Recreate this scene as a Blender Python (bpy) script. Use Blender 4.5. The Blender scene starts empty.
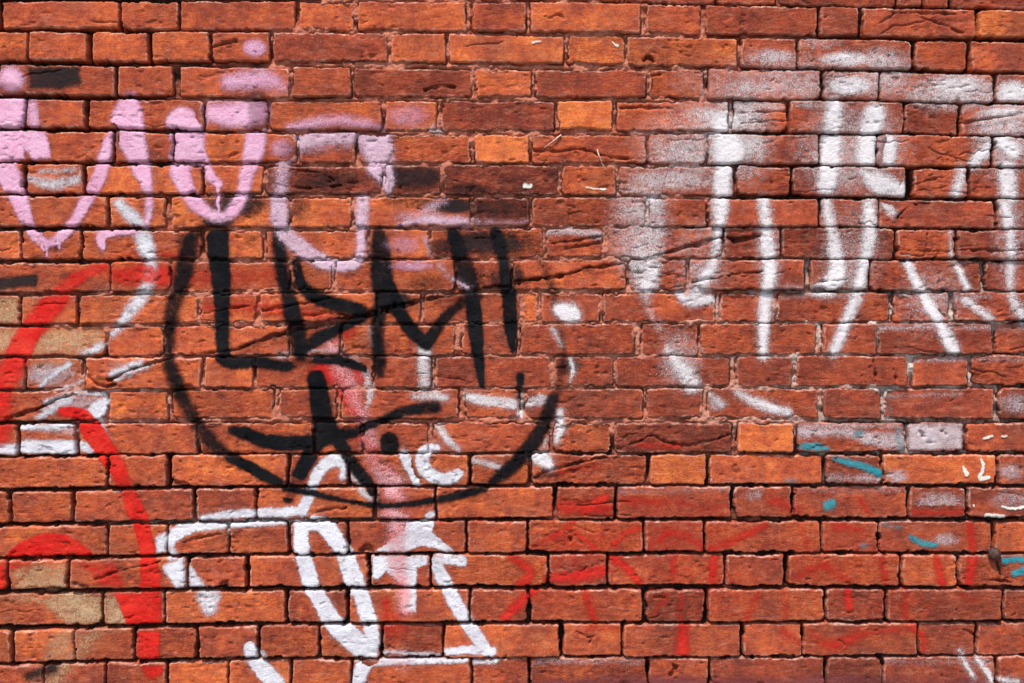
import bpy, math, random
import numpy as np

random.seed(7)
rng = np.random.default_rng(7)
S = 0.0018            # metres per pixel of the measured wall survey
ZC = 1.5              # height of the view axis above the pavement
def wx(x): return (x - 512.0) * S
def wz(y): return ZC + (341.5 - y) * S

scene = bpy.context.scene
COL = scene.collection

# ------------------------------------------------------------------ noise
def vnoise(X, Y, sx, sy, seed):
    r = np.random.default_rng(seed)
    T = r.random((257, 257)).astype(np.float32)
    T[256, :] = T[0, :]; T[:, 256] = T[:, 0]
    u = X / sx + 1000.0 + seed * 3.7; v = Y / sy + 1000.0 + seed * 1.9
    iu = np.floor(u); iv = np.floor(v)
    fu = (u - iu).astype(np.float32); fv = (v - iv).astype(np.float32)
    iu = iu.astype(np.int64) & 255; iv = iv.astype(np.int64) & 255
    fu = fu * fu * fu * (fu * (fu * 6 - 15) + 10); fv = fv * fv * fv * (fv * (fv * 6 - 15) + 10)
    a = T[iv, iu]; b = T[iv, iu + 1]; c = T[iv + 1, iu]; d = T[iv + 1, iu + 1]
    return (a + (b - a) * fu + (c - a) * fv + (a - b - c + d) * fu * fv) * 2 - 1

def fbm(X, Y, s, seed, octv=3, ax=1.0):
    o = np.zeros_like(X); amp = 1.0; tot = 0
    for k in range(octv):
        o += amp * vnoise(X, Y, s * ax, s, seed + k * 17); tot += amp
        amp *= 0.5; s *= 0.5
    return o / tot

def sstep(a, b, x):
    t = np.clip((x - a) / (b - a), 0, 1)
    return t * t * (3 - 2 * t)

# ------------------------------------------------------------------ the survey grid (fine in the middle, coarse outside)
def axis(lo, f0, f1, hi, fine):
    a = np.arange(lo, f0 - 260, 7.0)
    b = np.arange(a[-1] + 7.0 if len(a) else lo, f0, 2.2)
    c = np.arange(f0, f1, fine)
    d = np.arange(f1, f1 + 260, 2.2)
    e = np.arange(f1 + 260, hi + 7, 7.0)
    return np.concatenate([a, b, c, d, e]).astype(np.float32)
FINE = 0.85
XS = axis(-900, -14, 1038, 1924, FINE)
YS = axis(-700, -14, 697, 1172, FINE)
X, Y = np.meshgrid(XS, YS)
NY, NX = X.shape

# ------------------------------------------------------------------ brick catalogue
KX = [0, 256, 512, 768, 1024]
COURSES = [
 # tops at KX, bottoms at KX, bricks (x0,x1)
 ((-31,-31,-29,-27,-22), (-4,-3,-1,4.5,8), [(-40,18),(22,138),(142,200),(204,320),(324,380),(384,500),(504,560),(564,620),(624,714),(718,776),(780,896),(899,922),(926,949),(953,1070)]),
 ((.5,1,2.5,6,11), (28,29,31,35,37.5), [(-55,-2),(2,118),(121,178),(181,295),(299,354),(358,466),(472,526),(531,641),(646,701),(706,817),(821,858),(863,975),(979,1092)]),
 ((32,32,34.5,38.5,42), (60.5,61,63,67,71), [(-32,26),(29,86),(92,147),(152,209),(212,269),(273,387),(391,445),(449,563),(567,624),(627,737),(741,796),(799,911),(916,967),(972,1088)]),
 ((64.5,67,69.5,70,75), (94,97,96.5,98.5,102), [(-1,114),(118,172),(180,289),(293,351),(355,471),(476,531),(536,646),(650,704),(709,820),(824,878),(881,993),(998,1054)]),
 ((98.5,101,101.5,101.5,105), (127,130,130,131,135), [(-34,24),(27,84),(88,203),(206,266),(270,381),(385,436),(442,554),(558,612),(617,728),(734,787),(790,903),(905,959),(963,1076)]),
 ((131,134,134.5,135,137), (160.5,161.5,163,163.5,166.5), [(-3,112),(116,172),(175,296),(300,355),(359,470),(475,529),(533,646),(649,705),(709,818),(821,876),(878,990),(995,1050)]),
 ((164,166,165.5,167,169), (193,192.5,194.5,195,198), [(-35,22),(26,82),(87,201),(205,262),(266,382),(387,440),(444,558),(562,616),(620,733),(738,790),(793,905),(914,967),(971,1085)]),
 ((197,198,197.5,199,200.5), (226,227,225.5,226.5,228), [(-8,106),(110,165),(172,289),(292,351),(354,470),(474,529),(533,645),(650,706),(710,818),(822,878),(880,994),(998,1053)]),
 ((230.5,231,228.5,227.5,231), (259,258.5,258,258,259), [(-34,20),(23,80),(83,201),(205,262),(267,367),(370,429),(432,543),(547,602),(607,722),(725,780),(783,894),(898,955),(958,1072)]),
 ((262.5,262,260.5,260,261), (292.5,290,290,289.5,290), [(-5,109),(111,170),(172,289),(295,331),(336,454),(457,510),(513,626),(630,686),(690,804),(811,868),(871,981),(985,1042)]),
 ((296,294,293,293,292.5), (324,322,322,322,321), [(-38,19),(21,76),(80,197),(200,256),(260,376),(379,420),(424,520),(524,538),(542,600),(603,715),(721,775),(778,889),(894,949),(955,1068)]),
 ((327,325.5,324.5,324,323), (356,355,354.5,354,354), [(-10,105),(108,163),(166,288),(292,339),(343,454),(462,516),(521,634),(642,698),(701,815),(823,877),(878,991),(995,1050)]),
 ((359,357.5,357,356.5,356), (388.5,387.5,387,386,385.5), [(-32,24),(26,81),(86,201),(205,252),(256,372),(375,431),(436,551),(555,613),(616,730),(737,792),(797,907),(913,968),(972,1085)]),
 ((392,389.5,389,389,388), (421,418,417.5,418,419), [(-12,107),(109,167),(173,273),(279,336),(342,458),(466,519),(526,643),(647,703),(709,818),(824,881),(885,994),(1000,1060)]),
 ((424.5,423,423,423,422.5), (454.5,453,452,452,451.5), [(-40,16),(20,75),(79,196),(200,312),(316,362),(366,428),(434,549),(554,611),(615,731),(738,793),(798,905),(908,964),(967,1080)]),
 ((458,455,454.5,455,455), (488,485,484,484,483), [(-10,106),(109,166),(171,286),(290,346),(351,468),(472,528),(532,646),(651,706),(710,822),(826,881),(884,995),(998,1054)]),
 ((492,489,487,487,487), (522.5,519,518,518,517), [(-46,9),(12,71),(75,192),(197,255),(258,373),(377,434),(437,553),(558,614),(618,731),(735,792),(794,907),(910,965),(968,1082)]),
 ((526.5,522.5,521,521.5,521.5), (557,553,552,552,552), [(-8,106),(109,166),(168,227),(230,287),(291,347),(350,465),(468,526),(529,643),(646,703),(706,820),(823,878),(880,992),(996,1050)]),
 ((561,556.5,555,555,555.5), (589,586.5,585,586,586), [(-48,7),(10,67),(70,186),(189,245),(250,367),(371,429),(432,547),(550,606),(609,724),(727,783),(789,899),(903,957),(960,1076)]),
 ((594.5,590.5,590,590,590), (626,622,621,621,620), [(-12,101),(104,163),(165,284),(288,346),(350,468),(471,527),(531,642),(646,704),(709,824),(827,884),(888,1001),(1004,1060)]),
 ((632,625.5,624.5,624,623), (662,657.5,656.5,656,654.5), [(-48,10),(14,73),(75,133),(136,195),(199,257),(261,318),(321,380),(383,442),(445,560),(564,621),(624,740),(744,802),(804,917),(920,975),(978,1092)]),
 ((666,660.5,658.5,658,656), (697,691,690,689,687), [(-15,43),(45,104),(107,165),(168,227),(229,289),(292,350),(353,470),(473,528),(531,647),(650,708),(711,823),(827,882),(884,995),(999,1056)]),
]
# courses above and below the surveyed area, random bond
def bond(x0, x1):
    out = []; x = x0; st = random.random() < .5
    while x < x1:
        w = 113 if st else 55
        w += random.uniform(-2, 2); out.append((x, x + w)); x += w + random.uniform(3.2, 5); st = not st
    return out
LO, HI = -930, 1950
for k, c in enumerate(COURSES):
    bl = c[2]
    a = [b for b in bond(LO + random.uniform(0, 60), bl[0][0] - 60)]
    if a:
        gap = bl[0][0] - 4 - a[-1][1]
        if gap > 12: a.append((a[-1][1] + 4, bl[0][0] - 4))
    COURSES[k] = (c[0], c[1], a + bl + bond(bl[-1][1] + 4, HI))
up = []
y = -34.0
while y > -740:
    t = tuple(y - 30 + d for d in (0, 1, 2, 3.5, 6)); b = tuple(y + d for d in (0, 1, 2, 3.5, 6))
    up.append((t, b, bond(LO + random.uniform(0, 100), HI))); y -= 33.6
y = 700.0
while y < 1180:
    t = tuple(y + d for d in (0, -4, -6, -7, -8)); b = tuple(y + 30 + d for d in (0, -4, -6, -7, -8))
    up.append((t, b, bond(LO + random.uniform(0, 100), HI))); y += 33.6
SURVEYED = len(COURSES)
COURSES += up

# hue of single bricks: (x, y, tone) tone 0 dark red-brown .. 1 bright orange
TONES = [(585,115,1.0),(500,148,.98),(595,48,.84),(505,47,.8),(680,49,.78),(326,15,.7),(180,46,.68),(677,83,.66),(145,80,.6),(320,212,.75),
 (589,180,.68),(765,438,.95),(679,470,.92),(766,470,.66),(940,470,.75),(137,540,.62),(1000,25,.85),(1020,536,.72),(228,470,.7),(60,470,.7),(57,510,.6),
 (500,180,.1),(498,115,.2),(413,82,.28),(324,180,.12),(413,180,.08),(500,212,.15),(435,82,.3),(58,14,.62),(410,14,.6),(55,46,.6),(136,14,.6),(240,14,.5),
 (586,14,.66),(543,46,.8),(940,20,.45),(1010,55,.5),(590,83,.42),(735,20,.45),(330,46,.4),(430,46,.72),(140,112,.5),(58,112,.55),(50,212,.66),(230,276,.6),
 (320,244,.62),(230,245,.7),(400,276,.62),(100,245,.62),(52,244,.7),(8,244,.7),(60,80,.5),(320,342,.6),(400,340,.6),(320,372,.5),(225,402,.6),(140,500,.45),(860,536,.45),
 (850,570,.62),(930,570,.6),(770,605,.58),(860,640,.5),(700,640,.5),(760,20,.4),(840,22,.38),(50,540,.62),(940,52,.55)]
def regional_tone(x, y):
    # red in the middle right, more orange at the upper left
    a = .66 - .22 * (1 / (1 + math.exp(-(x - 560) / 90))) - .10 * (1 / (1 + math.exp(-(y - 300) / 90)))
    if y > 440 and x > 480: a += .04
    return a

# ------------------------------------------------------------------ brick height field
w1x = vnoise(X, Y, 13, 11, 1) * .75 + vnoise(X, Y, 4.2, 4, 2) * .42 + vnoise(X, Y, 2.2, 2.2, 5) * .25
w1y = vnoise(X, Y, 15, 11, 3) * .7 + vnoise(X, Y, 4.4, 4, 4) * .42 + vnoise(X, Y, 2.3, 2.2, 6) * .25
chip = np.clip(fbm(X, Y, 8, 90, 3) - .17, 0, 1) * 7.5      # arrises knocked off here and there
big = fbm(X, Y, 46, 10, 2)
mid = fbm(X, Y, 12, 20, 2, 1.4)
fin = fbm(X, Y, 3.6, 30, 2, 1.3)
pit = np.clip(fbm(X, Y, 5, 95, 2, 1.8) - .34, 0, 1) * 2.6
gate = np.clip(fbm(X, Y, 70, 44, 2) * 1.3 + .5, 0, 1)      # some bricks smooth, some rugged

HB = np.full(X.shape, -0.05, np.float32)      # height of brick face, metres towards the street
EDGE = np.full(X.shape, -9.0, np.float32)     # pixels inside the brick outline
TONE = np.zeros(X.shape, np.float32)
RND = np.zeros(X.shape, np.float32)
UPP = np.zeros(X.shape, np.float32)
for ci, (tops, bots, bricks) in enumerate(COURSES):
    for (x0, x1) in bricks:
        cx = (x0 + x1) / 2
        xe = [x0, x1]
        tl, tr = np.interp(xe, KX, tops); bl, br = np.interp(xe, KX, bots)
        j = lambda a: random.uniform(-a, a)
        tl += j(.7); tr += j(.7); bl += j(.8); br += j(.8); sk0 = j(.9); sk1 = j(.9)
        i0 = max(0, np.searchsorted(XS, x0 - 7)); i1 = min(NX, np.searchsorted(XS, x1 + 7))
        k0 = max(0, np.searchsorted(YS, min(tl, tr) - 7)); k1 = min(NY, np.searchsorted(YS, max(bl, br) + 7))
        rt = regional_tone(cx, (tl + bl) / 2) + j(.15)
        for (tx, ty, tv) in TONES:
            if x0 <= tx <= x1 and min(tl, tr) - 2 <= ty <= max(bl, br) + 2: rt = .5 + (tv - .5) * .84
        pr = random.gauss(0, .0019); tiltx = j(.0018); tilty = random.uniform(-.0016, .0020); rr = random.random(); rr2 = random.random() ** 1.5
        if i1 <= i0 or k1 <= k0: continue
        sl = (slice(k0, k1), slice(i0, i1))
        px = X[sl] + w1x[sl]; py = Y[sl] + w1y[sl]
        u = (px - x0) / (x1 - x0)
        yt = tl + (tr - tl) * u; yb = bl + (br - bl) * u
        v = np.clip((py - yt) / (yb - yt), 0, 1)
        dl = px - (x0 + sk0 * (v - .5)); dr = (x1 + sk1 * (v - .5)) - px
        dx = np.minimum(dl, dr); dy = np.minimum(py - yt, yb - py)
        R = 1.3 + 2.8 * rr * rr
        qx = R - dx; qy = R - dy
        corner = R - np.sqrt(np.maximum(qx, 0) ** 2 + np.maximum(qy, 0) ** 2)
        t = np.where((qx > 0) & (qy > 0), corner, np.minimum(dx, dy)) - .25
        t = t - chip[sl] * np.exp(-np.maximum(t, 0) / 2.2) * (.25 + 1.1 * rr2)
        r = .95
        prof = np.where(t >= r, 0, -(r * S * 1.25) * (1 - np.sqrt(np.clip(1 - (1 - np.clip(t, 0, r) / r) ** 2, 0, 1))))
        prof = np.where(t < 0, -(r * S * 1.25) + t * 7.5 * S, prof)
        g = gate[sl] * .8 + .2 + .4 * (rr > .8)
        face = pr + tiltx * (u - .5) * 2 + tilty * (v - .5) * 2 + big[sl] * .0013 * g + mid[sl] * .0012 * g + fin[sl] * .00050 * (.3 + g) - pit[sl] * g * .0022
        h = (face + prof).astype(np.float32)
        take = h > HB[sl]
        HB[sl] = np.where(take, h, HB[sl]); EDGE[sl] = np.where(take, t, EDGE[sl])
        TONE[sl] = np.where(take, rt, TONE[sl]); RND[sl] = np.where(take, rr, RND[sl])
        UPP[sl] = np.where(take, np.clip(1 - v * 2, 0, 1) , UPP[sl])

# ------------------------------------------------------------------ strokes
def seg_window(pts, pad):
    xs = [p[0] for p in pts]; ys = [p[1] for p in pts]
    i0 = max(0, np.searchsorted(XS, min(xs) - pad)); i1 = min(NX, np.searchsorted(XS, max(xs) + pad))
    k0 = max(0, np.searchsorted(YS, min(ys) - pad)); k1 = min(NY, np.searchsorted(YS, max(ys) + pad))
    return (slice(k0, k1), slice(i0, i1)) if i1 > i0 and k1 > k0 else None
def smooth_path(pts, n=5):
    if len(pts) < 3: return pts
    P = np.array(pts, float); out = []
    for i in range(len(P) - 1):
        p0 = P[max(i - 1, 0)]; p1 = P[i]; p2 = P[i + 1]; p3 = P[min(i + 2, len(P) - 1)]
        for t in np.linspace(0, 1, n, endpoint=False):
            out.append(.5 * ((2 * p1) + (p2 - p0) * t + (2 * p0 - 5 * p1 + 4 * p2 - p3) * t * t + (3 * p1 - p0 - 3 * p2 + p3) * t ** 3))
    out.append(P[-1])
    return [tuple(p) for p in out]
def path_sd(PX, PY, pts):
    sd = np.full(PX.shape, 1e9, np.float32)
    if len(pts) == 1:
        return np.hypot(PX - pts[0][0], PY - pts[0][1]) - pts[0][2] / 2
    for (ax, ay, aw), (bx, by, bw) in zip(pts[:-1], pts[1:]):
        dx, dy = bx - ax, by - ay; L = dx * dx + dy * dy + 1e-6
        t = np.clip(((PX - ax) * dx + (PY - ay) * dy) / L, 0, 1)
        d = np.hypot(PX - ax - t * dx, PY - ay - t * dy) - (aw + (bw - aw) * t) / 2
        sd = np.minimum(sd, d)
    return sd

# fissures, chips and pits in the bricks: (depth mm, path with widths)
CRACKS = [
 (9, [(622,264,1.5),(587,269,2.5),(562,276,3),(540,279,2.5),(512,282,3)]),
 (9, [(655,257,2),(687,247,5),(705,242,7),(722,236,3)]),
 (6, [(552,244,1.2),(575,240,1.6),(600,236,1.2)]), (5, [(566,249,1),(585,245,1.4),(602,243,1)]),
 (7, [(692,283,1.5),(724,276,2),(762,271,1.5)]), (8, [(727,238,3),(740,240,4),(760,236,2)]),
 (12, [(520,283,2.5),(495,288,4),(473,291,5),(450,294,5),(431,299,6),(410,304,6),(396,307,7),(368,315,7),(338,321,6),(306,328,5),(283,334,5),(258,341,3.5),(235,350,2)]),
 (7, [(261,311,1.4),(283,307,2),(311,302,2.5),(330,299,1.4)]), (5, [(201,314,1),(225,310,1.6),(249,306,1.2)]), (5, [(262,322,1),(280,325,1.6),(300,322,1.5)]),
 (6, [(305,316,1.2),(330,313,2),(355,318,1.6)]),
 (7, [(150,363,1.2),(175,358,2),(205,354,2),(240,349,1.6)]), (9, [(4,421,1.5),(37,409,2.2),(76,393,2)]),
 (10, [(108,381,3),(118,377,3),(132,369,2.2),(155,362,1.5)]), (9, [(6,420,2),(20,414,2.5),(37,409,2.5),(55,400,2),(76,393,1.6)]),
 (10, [(84,366,3),(88,376,4),(95,383,4),(104,386,3.4),(116,384,2.4)]),
 (8, [(534,477,4),(549,472,3.5),(574,464,2.5),(607,457,1.5)]), (6, [(616,449,2),(640,441,2),(652,436,2),(667,443,3),(687,446,3),(710,441,2),(731,434,2)]),
 (6, [(620,108,1.4),(642,107,2.6),(672,108,1.5)]), (6, [(533,150,1.4),(557,152,1.4),(580,149,1.6),(597,154,2),(612,158,2),(641,159,1.6)]),
 (5, [(734,113,1.4),(750,112,1.8),(787,111,1.4)]), (5, [(740,124,1),(765,121,1.6),(787,121,1)]),
 (6, [(965,123,1.2),(985,119,2),(1022,114,2)]), (8, [(898,216,2),(908,207,3),(918,204,3),(930,203,2)]),
 (5, [(916,184,1.2),(940,178,1.6),(953,179,1.2)]), (5, [(830,181,1),(855,178,1.6)]), (4, [(920,190,1),(948,187,1.4)]),
 (6, [(182,544,1.2),(200,538,2),(221,533,2)]), (6, [(95,580,1.5),(120,571,2),(160,562,1.5)]),
 (5, [(984,579,1.2),(1003,581,1.6),(1012,583,1)]), (7, [(312,514,1.4),(325,511,2.4),(345,508,2)]),
 (6, [(577,632,1),(589,638,1.6),(594,636,1),(590,644,1.2)]), (6, [(673,664,3),(676,670,5),(671,675,3)]),
 (10, [(362,551,4),(367,548,8),(372,552,4)]), (8, [(219,588,3),(225,583,6),(230,588,3)]),
 (9, [(644,60,3),(649,57,5),(653,61,4)]), (8, [(651,80,1.5),(654,90,2.5)]), (6, [(650,76,1),(660,74,1.4)]),
 (5, [(545,17,2),(550,19,3),(556,15,3),(562,19,3)]), (6, [(213,48,2),(222,45,3),(236,41,3)]), (5, [(236,152,1),(228,155,1.6)]),
 (4, [(838,640,1.2),(843,643,2),(846,649,1)]), (5, [(965,630,1),(975,635,1)]), (6, [(876,437,2)]), (7, [(921,432,5),(924,436,4)]), (6, [(942,431,4),(946,435,3)]),
 (5, [(874,360,1),(876,386,1)]), (5, [(940,310,2),(944,316,1)]), (5, [(735,467,5),(738,473,3)]), (4, [(340,365,1),(346,378,1)]), (6, [(175,391,4),(186,388,6),(196,390,3)]),
 (8, [(172,482,5),(182,485,7),(195,487,4)]), (5, [(562,531,1),(569,537,1.6),(571,543,1)]), (5, [(580,572,1),(590,566,1.6),(597,565,1)]), (5, [(840,415,4)]),
 (6, [(965,15,1),(900,13,1),(893,14,1)]), (5, [(871,28,1),(893,15,1.4)]), (5, [(922,18,1),(965,34,1.4)]), (5, [(893,368,1),(897,380,1)]), (6, [(75,583,3),(88,588,4)]),
 (7, [(818,282,1.2),(846,279,1)]), (5, [(958,250,1.2),(1000,251,1.6),(1030,249,1)]), (5, [(900,250,1),(950,252,1.4)]), (4, [(927,234,.9),(927,254,.9)]), (4, [(772,276,1),(790,270,1.4)]),
 (5, [(455,88,2),(440,86,2.6),(425,90,2)]), (5, [(270,183,1.2),(300,188,1.8),(340,186,1.4)]), (5, [(290,170,1.2),(320,173,1.6),(333,180,1.2)]),
]
CR = np.zeros(X.shape, np.float32)
for dep, pts in CRACKS:
    pts = smooth_path(pts)
    pts = [(a, b, c * (.78 if dep > 6 else .85)) for a, b, c in pts]
    w = seg_window(pts, 18)
    if not w: continue
    PX = X[w] + w1x[w] * 1.1; PY = Y[w] + w1y[w] * 1.2
    sd = path_sd(PX, PY, pts) + fin[w] * 1.3 + mid[w] * 1.2
    dd = dep * .00125 * np.clip(.85 + .8 * vnoise(X[w], Y[w], 9, 6, 111), .25, 1.5) * (1 - sstep(-.9, 1.0, sd))
    lip = .0013 * np.exp(-((sd - 3.0) / 2.4) ** 2) * (dep > 5)
    CR[w] = np.where(dd - lip > 0, np.maximum(CR[w], dd - lip), np.where(CR[w] > 0, CR[w], np.minimum(CR[w], dd - lip)))
for k in range(64):
    px = rng.uniform(-10, 1030); py = rng.uniform(-10, 690)
    if rng.random() < .45: px = rng.uniform(540, 1024); py = rng.uniform(90, 300)
    L = rng.uniform(10, 55); s = rng.normal(0, .16); n = 5; wv = rng.uniform(.8, 2.6)
    pts = [(px + L * i / n, py + L * i / n * s + rng.normal(0, wv * .6), rng.uniform(.3, 1.5) * (0.4 if i in (0, n) else 1)) for i in range(n + 1)]
    pts = smooth_path(pts); w = seg_window(pts, 6)
    if not w: continue
    sd = path_sd(X[w] + w1x[w], Y[w] + w1y[w] * 1.5, pts)
    CR[w] = np.maximum(CR[w], rng.uniform(.0015, .005) * (1 - sstep(-.8, .9, sd)))
# random little pits and spalls
for k in range(520):
    px, py = rng.uniform(-14, 1038), rng.uniform(-14, 697); s = rng.uniform(.8, 2.6) ; L = rng.uniform(0, 5); an = rng.normal(0, .5)
    pts = [(px, py, s), (px + L * math.cos(an), py + L * math.sin(an), s * .8)]
    w = seg_window(pts, 6)
    if not w: continue
    sd = path_sd(X[w] + w1x[w], Y[w] + w1y[w], pts)
    CR[w] = np.maximum(CR[w], rng.uniform(.001, .003) * (1 - sstep(-.8, 1.0, sd)))
HB = HB - CR * (EDGE > -1.5)

# ------------------------------------------------------------------ mortar height field
def blob(cx, cy, rx, ry): return np.exp(-(((X - cx) / rx) ** 2 + ((Y - cy) / ry) ** 2))
FL = -.85 * np.clip(blob(930, 135, 170, 80) + .8 * blob(30, 90, 100, 80), 0, 1) + np.clip(blob(480, 50, 260, 130) * 1.2 + blob(360, 215, 230, 85) + blob(620, 190, 110, 90) * .95 + blob(330, 385, 260, 70) * .9
       + blob(560, 385, 230, 66) * 1.0 + blob(120, 395, 110, 22) * .8 + blob(720, 85, 150, 50) * .9 + blob(650, 330, 190, 60) * .8 + blob(240, 310, 140, 50) * .75
       + blob(760, 405, 130, 34) * .65 + blob(905, 335, 170, 80) * .55 + blob(230, 528, 120, 16) * .5 + blob(60, 300, 90, 40) * .35, 0, 1.05)
FL = np.clip(FL + .07 + .40 * fbm(X, Y, 30, 61, 2) + .38 * fbm(X, Y, 9, 63, 2, 1.5), 0, 1)
mr = fbm(X, Y, 5, 71, 3)
mb = fbm(X, Y, 16, 75, 2)
gap = np.exp(-((EDGE + 1.1) / 1.0) ** 2) * np.clip(.58 + fbm(X, Y, 14, 78, 2) * 1.9, 0, 1)
HM = (-.0205 + .0178 * FL + mr * (.0012 + .0034 * FL) + mb * .0024 - gap * .009 - np.clip(blob(930, 135, 190, 85) * 1.2 + blob(30, 90, 110, 85) * .7, 0, 1) * .012 - np.clip(EDGE - .6 - 2.2 * np.clip(fbm(X, Y, 18, 79, 2) - .1, 0, 1), 0, 4) * .004).astype(np.float32)
H = np.maximum(HB, HM)
ISB = HB > HM

# ------------------------------------------------------------------ mesh building
WX = wx(X).astype(np.float32); WZ = wz(Y).astype(np.float32)
dHz, dHx = np.gradient(H, YS * -S, XS * S)
nl = np.sqrt(dHx ** 2 + 1 + dHz ** 2)
NXv, NYv, NZv = -dHx / nl, -1 / nl, -dHz / nl
IDX = np.arange(NX * NY).reshape(NY, NX)
QA = np.stack([IDX[1:, :-1], IDX[1:, 1:], IDX[:-1, 1:], IDX[:-1, :-1]], -1).reshape(-1, 4)
def anyv(m): return (m[1:, :-1] | m[1:, 1:] | m[:-1, 1:] | m[:-1, :-1]).reshape(-1)

def make_mesh(name, facemask, P, attrs, mat, parent, base=None):
    q = QA[facemask]
    used, inv = np.unique(q, return_inverse=True)
    inv = inv.reshape(-1)
    me = bpy.data.meshes.new(name)
    v = P.reshape(-1, 3)[used].astype(np.float32)
    me.vertices.add(len(v)); me.vertices.foreach_set('co', v.reshape(-1))
    me.loops.add(len(inv)); me.loops.foreach_set('vertex_index', inv.astype(np.int32))
    n = len(q); me.polygons.add(n)
    me.polygons.foreach_set('loop_start', np.arange(0, n * 4, 4, dtype=np.int32))
    me.polygons.foreach_set('loop_total', np.full(n, 4, np.int32))
    me.polygons.foreach_set('use_smooth', np.ones(n, bool))
    for k, a in attrs.items():
        at = me.attributes.new(k, 'FLOAT', 'POINT')
        at.data.foreach_set('value', a.reshape(-1)[used].astype(np.float32))
    me.update(calc_edges=True)
    me.materials.append(mat)
    o = bpy.data.objects.new(name, me); COL.objects.link(o)
    if parent is not None: o.parent = parent
    return o

# ------------------------------------------------------------------ materials
def lin(r, g, b):
    f = lambda c: (c / 255 / 12.92) if c / 255 <= .04045 else ((c / 255 + .055) / 1.055) ** 2.4
    return (f(r), f(g), f(b), 1)
class NT:
    def __init__(s, name):
        s.m = bpy.data.materials.new(name); s.m.use_nodes = True; s.t = s.m.node_tree
        s.b = s.t.nodes['Principled BSDF']; s.b.inputs['Roughness'].default_value = .85
        s.b.inputs['Specular IOR Level'].default_value = .08
        s.co = s.t.nodes.new('ShaderNodeTexCoord')
    def n(s, kind, **kw):
        x = s.t.nodes.new(kind)
        for k, v in kw.items(): setattr(x, k, v)
        return x
    def link(s, a, b): s.t.links.new(a, b)
    def val(s, sock, v):
        if isinstance(v, (int, float, tuple)): sock.default_value = v
        else: s.link(v, sock)
    def attr(s, name): return s.n('ShaderNodeAttribute', attribute_name=name).outputs['Fac']
    def noise(s, scale, detail=3, rough=.6, vec=None, stretch=None, dist=0):
        x = s.n('ShaderNodeTexNoise'); x.inputs['Scale'].default_value = scale; x.inputs['Detail'].default_value = detail
        x.inputs['Roughness'].default_value = rough; x.inputs['Distortion'].default_value = dist
        src = s.co.outputs['Object']
        if stretch:
            mp = s.n('ShaderNodeMapping'); mp.inputs['Scale'].default_value = stretch; s.link(src, mp.inputs['Vector']); src = mp.outputs['Vector']
        s.link(src, x.inputs['Vector']); return x.outputs['Fac']
    def math(s, op, a, b=0.0, c=None, clamp=False):
        x = s.n('ShaderNodeMath', operation=op, use_clamp=clamp)
        s.val(x.inputs[0], a); s.val(x.inputs[1], b)
        if c is not None: s.val(x.inputs[2], c)
        return x.outputs[0]
    def rng(s, v, a, b, c=0.0, d=1.0, smooth=True):
        x = s.n('ShaderNodeMapRange'); x.interpolation_type = 'SMOOTHSTEP' if smooth else 'LINEAR'
        s.val(x.inputs['Value'], v); x.inputs['From Min'].default_value = a; x.inputs['From Max'].default_value = b
        x.inputs['To Min'].default_value = c; x.inputs['To Max'].default_value = d; return x.outputs['Result']
    def mix(s, f, a, b, mode='MIX'):
        x = s.n('ShaderNodeMix', data_type='RGBA', blend_type=mode)
        s.val(x.inputs[0], f); s.val(x.inputs[6], a); s.val(x.inputs[7], b); return x.outputs[2]
    def ramp(s, f, stops):
        x = s.n('ShaderNodeValToRGB'); e = x.color_ramp.elements
        e[0].position, e[0].color = stops[0]; e[1].position, e[1].color = stops[-1]
        for p, c in stops[1:-1]:
            k = e.new(p); k.color = c
        s.link(f, x.inputs['Fac']); return x.outputs['Color']
    def bump(s, h, strength, dist):
        x = s.n('ShaderNodeBump'); s.val(x.inputs['Strength'], strength); x.inputs['Distance'].default_value = dist
        s.link(h, x.inputs['Height']); s.link(x.outputs['Normal'], s.b.inputs['Normal'])

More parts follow.
